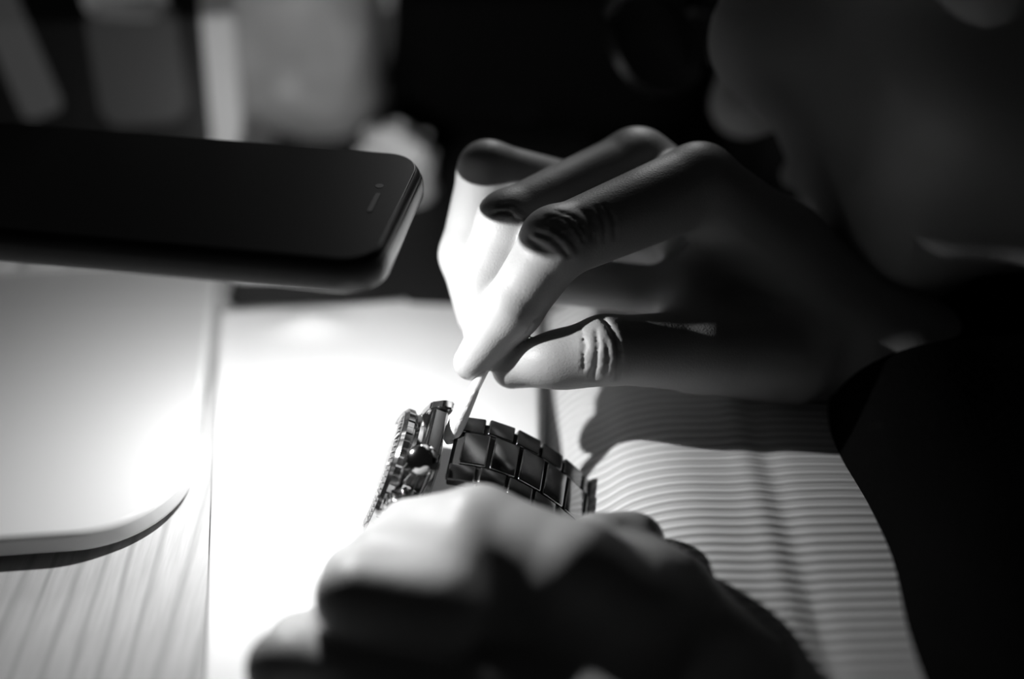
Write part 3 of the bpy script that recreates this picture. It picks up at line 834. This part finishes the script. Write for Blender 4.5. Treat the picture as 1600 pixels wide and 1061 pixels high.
# ---- head
YW = math.radians(42)
Xs = np.array([1., 0, 0]); Us = UV; As = VV          # right, up, away
hf0 = -math.cos(math.radians(15)) * Xs - math.sin(math.radians(15)) * Us
ht = -math.sin(math.radians(15)) * Xs + math.cos(math.radians(15)) * Us
hf = math.cos(YW) * hf0 + math.sin(YW) * As
hl = np.cross(ht, hf); hl /= np.linalg.norm(hl)      # person's left, toward the lens
HS = 1.10
NOSE = P(1138, 174, .545)
HC = NOSE - hf * .118 * HS + ht * .022 * HS
HR = np.stack([hf, hl, ht], 1)
def H(x, y, z): return HC + HR @ (np.array([x, y, z]) * HS)
def head(p):
    q = ((p - HC.astype(F)) @ HR.astype(F)) / F(HS)
    g = q.copy(); g[:, 1] = np.abs(g[:, 1])
    f = f_ell(q, (-.005, 0, .045), (.098, .078, .088))
    f = smin(f, f_ell(q, (.030, 0, -.020), (.066, .060, .078)), .02)
    f = smin(f, f_cone(g, (.010, .050, -.050), (.070, .018, -.090), .022, .018), .02)      # jaw
    f = smin(f, f_ell(q, (.078, 0, -.092), (.020, .022, .016)), .014)                       # chin
    f = smin(f, f_ell(g, (.064, .042, -.012), (.026, .024, .022)), .014)                    # cheekbones
    f = smin(f, f_cone(g, (.086, .006, .030), (.072, .044, .030), .011, .010), .012)        # brow
    f = smax(f, -f_ell(g, (.099, .032, .014), (.016, .016, .011)), .008)                    # eye sockets
    f = smin(f, f_ell(g, (.075, .031, .013), (.0125, .0125, .0125)), .002)                  # eyes
    f = smin(f, f_cone(g, (.078, .030, .021), (.080, .034, .020), .0105, .0095), .002)      # upper lids
    f = smin(f, f_cone(q, (.088, 0, .022), (.108, 0, -.018), .0085, .0110), .008)           # nose
    f = smin(f, f_ell(q, (.110, 0, -.022), (.0125, .0130, .0115)), .006)
    f = smin(f, f_ell(g, (.100, .0135, -.027), (.0110, .0080, .0085)), .004)
    f = smax(f, -f_ell(g, (.107, .0065, -.035), (.0055, .0035, .004)), .002)
    f = smin(f, f_ell(q, (.077, 0, -.052), (.016, .024, .016)), .010)                       # muzzle
    f = smin(f, f_cone(g, (.097, .004, -.0500), (.087, .021, -.0535), .0050, .0025), .003)  # lips
    f = smin(f, f_cone(g, (.094, 0, -.0600), (.086, .018, -.0555), .0058, .0025), .003)
    f = smax(f, -f_cone(g, (.103, 0, -.0550), (.086, .025, -.0550), .0010, .0010), .002)
    ear = f_ell(g, (-.012, .081, -.005), (.018, .007, .031))
    ear = smax(ear, -f_ell(g, (-.008, .089, -.003), (.010, .006, .020)), .003)
    f = smin(f, ear, .004)
    f = smin(f, f_cone(q, (-.030, 0, -.050), (-.062, 0, -.135), .056, .058), .03)           # neck
    return f * F(HS)
NB = H(-.062, 0, -.135)
CH = np.array([.300, .480, -.040])
SHL = np.array([.335, .300, .005]); SHR = np.array([.350, .660, .005])
ELR = P(2050, 860, .475); ELL = np.array([.235, .215, -.02])
def trunk(p):
    f = f_cone(p, NB, CH, .058, .085)
    f = smin(f, f_cone(p, CH + [0, -.07, 0], np.array([.36, .42, -.26]), .095, .105), .05)
    f = smin(f, f_cone(p, CH + [0, .07, 0], np.array([.36, .54, -.26]), .095, .105), .05)
    f = smin(f, f_cone(p, SHL, SHR, .052, .052), .05)
    f = smin(f, chain(p, [SHR, ELR, P(1640, 750, .478)], [.048, .036, .030], .02), .02)
    f = smin(f, chain(p, [SHL, ELL, P(1650, 1650, .385)], [.048, .038, .032], .02), .02)
    for s_ in (-.085, .085):
        f = smin(f, chain(p, [(.36, .48 + s_, -.27), (-.02, .48 + s_ * 1.2, -.24), (.04, .48 + s_ * 1.2, -.66)], [.085, .058, .042], .03), .03)
        f = smin(f, f_cone(p, (.05, .48 + s_ * 1.2, -.695), (-.09, .48 + s_ * 1.3, -.705), .034, .024), .02)
    return f
def bounds(pts, m):
    a = np.array(pts); return a.min(0) - m, a.max(0) + m
parts = []
lo_, hi_ = bounds(rI + rM + rR + rP + rT + [Wr, Wr2, P(1560, 690, .465)], .032); parts.append(surface_nets(right_hand, lo_, hi_, .00078))
lo_, hi_ = bounds(lT + lI + lM + lR + lP + [P(1170, 1135, .372), P(1330, 1300, .377)], .024); parts.append(surface_nets(left_hand, lo_, hi_, .0013))
hp = [H(.13, 0, 0), H(-.11, 0, 0), H(0, .1, 0), H(0, -.1, 0), H(0, 0, .14), H(-.05, 0, -.13), H(.1, 0, -.12)]
lo_, hi_ = bounds(hp, .03); parts.append(surface_nets(head, lo_, hi_, .0020))
parts.append(surface_nets(trunk, (-.17, .10, -.735), (.56, .74, .22), .0065))
vs_, qs_ = [], []; off = 0
for i, (v, q) in enumerate(parts):
    v = relax(v, q, 1 if i == 0 else 2, .45)
    vs_.append(v); qs_.append(q + off); off += len(v)
ORG = np.array([.30, .48, -.73])
me = mesh_np('body', np.concatenate(vs_) - ORG, np.concatenate(qs_))
person = empty('person', tuple(ORG))
tag(person, 'person leaning in from the right in dark jacket, cleaning the watch with a swab', 'person')
link('body', me, M['skin'], person)
def child_surf(name, fn, lo, hi, h, m, it=2):
    v, q = surface_nets(fn, lo, hi, h); return link(name, mesh_np(name, relax(v, q, it) - ORG, q), m, person)
# ribbed pale shirt bulging over the desk edge
def shirt(p):
    q = p.copy()
    a = math.radians(5); x = q[:, 0] * math.cos(a) + (q[:, 1] - .35) * math.sin(a)
    f = f_box(np.stack([x, q[:, 1], q[:, 2]], 1).astype(F), (.136, .325, -.127), (.125, .160, .140), .045)
    fold = .0022 * np.exp(-((p[:, 0] - .081 - .05 * (.33 - p[:, 1])) / .0035) ** 2) - .0018 * np.exp(-((p[:, 0] - .074 - .05 * (.33 - p[:, 1])) / .004) ** 2)
    fold += .003 * np.exp(-((p[:, 0] - .030) / .004) ** 2) + .0015 * np.sin(p[:, 0] * 90 + p[:, 1] * 25)
    return f + (fold * .3).astype(F)
sh = child_surf('shirt', shirt, (.0, .13, -.29), (.28, .60, .04), .0020, M['rib']); sh['label'] = 'pale ribbed knit shirt'
def jacket(p):
    a = math.radians(1)
    f = f_box(p, (.318, .42, -.100), (.213, .25, .135), .035)
    f = smin(f, f_cone(p, SHL, SHR, .066, .066), .04)
    f = smin(f, chain(p, [SHR, ELR, P(1660, 860, .464), P(1430, 690, .456)], [.062, .048, .037, .0225], .02), .02)
    f = smin(f, chain(p, [SHL, ELL, P(1420, 1400, .379)], [.060, .050, .036], .02), .02)
    f = f + wob(p, 45, .002)
    f = smin(f, f_cone(p, NB, NB * .35 + H(-.03, 0, -.05) * .65, .078, .072), .012)
    f = smax(f, -f_cone(p, H(-.03, 0, -.05), NB + (NB - H(-.03, 0, -.05)) * .5, .0665, .068), .004)
    return f
child_surf('jacket', jacket, (.04, .10, -.28), (.58, .76, .12), .0032, M['jacket'])
def trous(p):
    f = None
    for s_ in (-.085, .085):
        g = chain(p, [(.36, .48 + s_, -.27), (-.02, .48 + s_ * 1.2, -.24), (.04, .48 + s_ * 1.2, -.655)], [.095, .067, .052], .03)
        f = g if f is None else smin(f, g, .03)
    return f
child_surf('trousers', trous, (-.12, .28, -.73), (.48, .68, -.15), .006, M['trousers'])
def hair(p):
    q = ((p - HC.astype(F)) @ HR.astype(F)) / F(HS)
    f = f_ell(q, (-.012, 0, .055), (.103, .086, .090))
    f = smax(f, f_box(q, (-.075, 0, .060), (.115, .1, .11), .03) , .01)
    return f * F(HS)
child_surf('hair', hair, *[list(b) for b in bounds([H(.1, .1, .16), H(-.14, -.1, -.05), H(-.14, .1, .16), H(.1, -.1, -.05)], .02)], .003, M['hair'])
# stool under the person
st = tag(empty('stool', (.37, .48, -.73)), 'dark round stool under the seated person', 'stool')
bm = bmesh.new(); bm_lathe(bm, [(0, .320), (.16, .320), (.17, .330), (.17, .345), (.15, .353), (0, .353)], 48); from_bm('seat', bm, M['black'], st, angle=35)
for k in range(4):
    a = PI / 4 + k * PI / 2
    bm = bmesh.new(); tube(bm, [(.16 * math.cos(a), .16 * math.sin(a), 0), (.11 * math.cos(a), .11 * math.sin(a),   .322)], .012, 14); from_bm('leg', bm, M['black'], st, angle=40)

# ================================================================== EYEGLASSES
def glasses():
    root = empty('eyeglasses', tuple(H(.118, 0, .006))); root.rotation_euler = basis(hf, hl, ht, (0, 0, 0)).to_euler()
    tag(root, 'thick black framed eyeglasses worn low before the lowered face', 'glasses')
    def outline(cy, n=40):
        return [(cy + .026 * math.copysign(abs(math.cos(t)) ** .8, math.cos(t)), .019 * math.copysign(abs(math.sin(t)) ** .8, math.sin(t))) for t in [2 * PI * k / n for k in range(n)]]
    bm = bmesh.new()
    for sy in (1, -1):
        ol = outline(sy * .034)
        pts = [V3((-.18 * abs(y) * .35 + .004, y, z)) for y, z in ol]
        rings = []
        n = len(pts)
        for i in range(n):
            t = (pts[(i + 1) % n] - pts[i - 1]).normalized(); xx = V3((1, 0, 0)); yy = t.cross(xx).normalized()
            rings.append([bm.verts.new(pts[i] + xx * .0022 * cx + yy * .0030 * cy) for cx, cy in ((-1, -1), (1, -1), (1, 1), (-1, 1))])
        for i in range(n):
            a, b = rings[i], rings[(i + 1) % n]
            for q in range(4): bm.faces.new((a[q], a[(q + 1) % 4], b[(q + 1) % 4], b[q]))
    bmesh.ops.recalc_face_normals(bm, faces=bm.faces)
    tube(bm, [(.002, -.009, .006), (.005, 0, .009), (.002, .009, .006)], .0022, 10)
    from_bm('frame', bm, M['frame'], root, angle=40)
    for sy in (1, -1):
        ol = outline(sy * .034); bm = bmesh.new()
        A = [bm.verts.new((-.18 * abs(y) * .35 + .0030, y, z)) for y, z in ol]; Bv = [bm.verts.new((-.18 * abs(y) * .35 + .0048, y, z)) for y, z in ol]
        bm.faces.new(A); bm.faces.new(list(reversed(Bv)))
        for i in range(len(A)): bm.faces.new((A[i], Bv[i], Bv[(i + 1) % len(A)], A[(i + 1) % len(A)]))
        bmesh.ops.recalc_face_normals(bm, faces=bm.faces); from_bm('lens', bm, M['lens'], root)
        bm = bmesh.new(); tube(bm, [(-.002, sy * .061, .008), (-.02, sy * .079, .007), (-.07, sy * .088, .003), (-.115, sy * .088, -.004), (-.14, sy * .086, -.025)], [.0032, .0028, .0022, .0020, .0022], 12)
        from_bm('temple', bm, M['frame'], root, angle=40)
glasses()
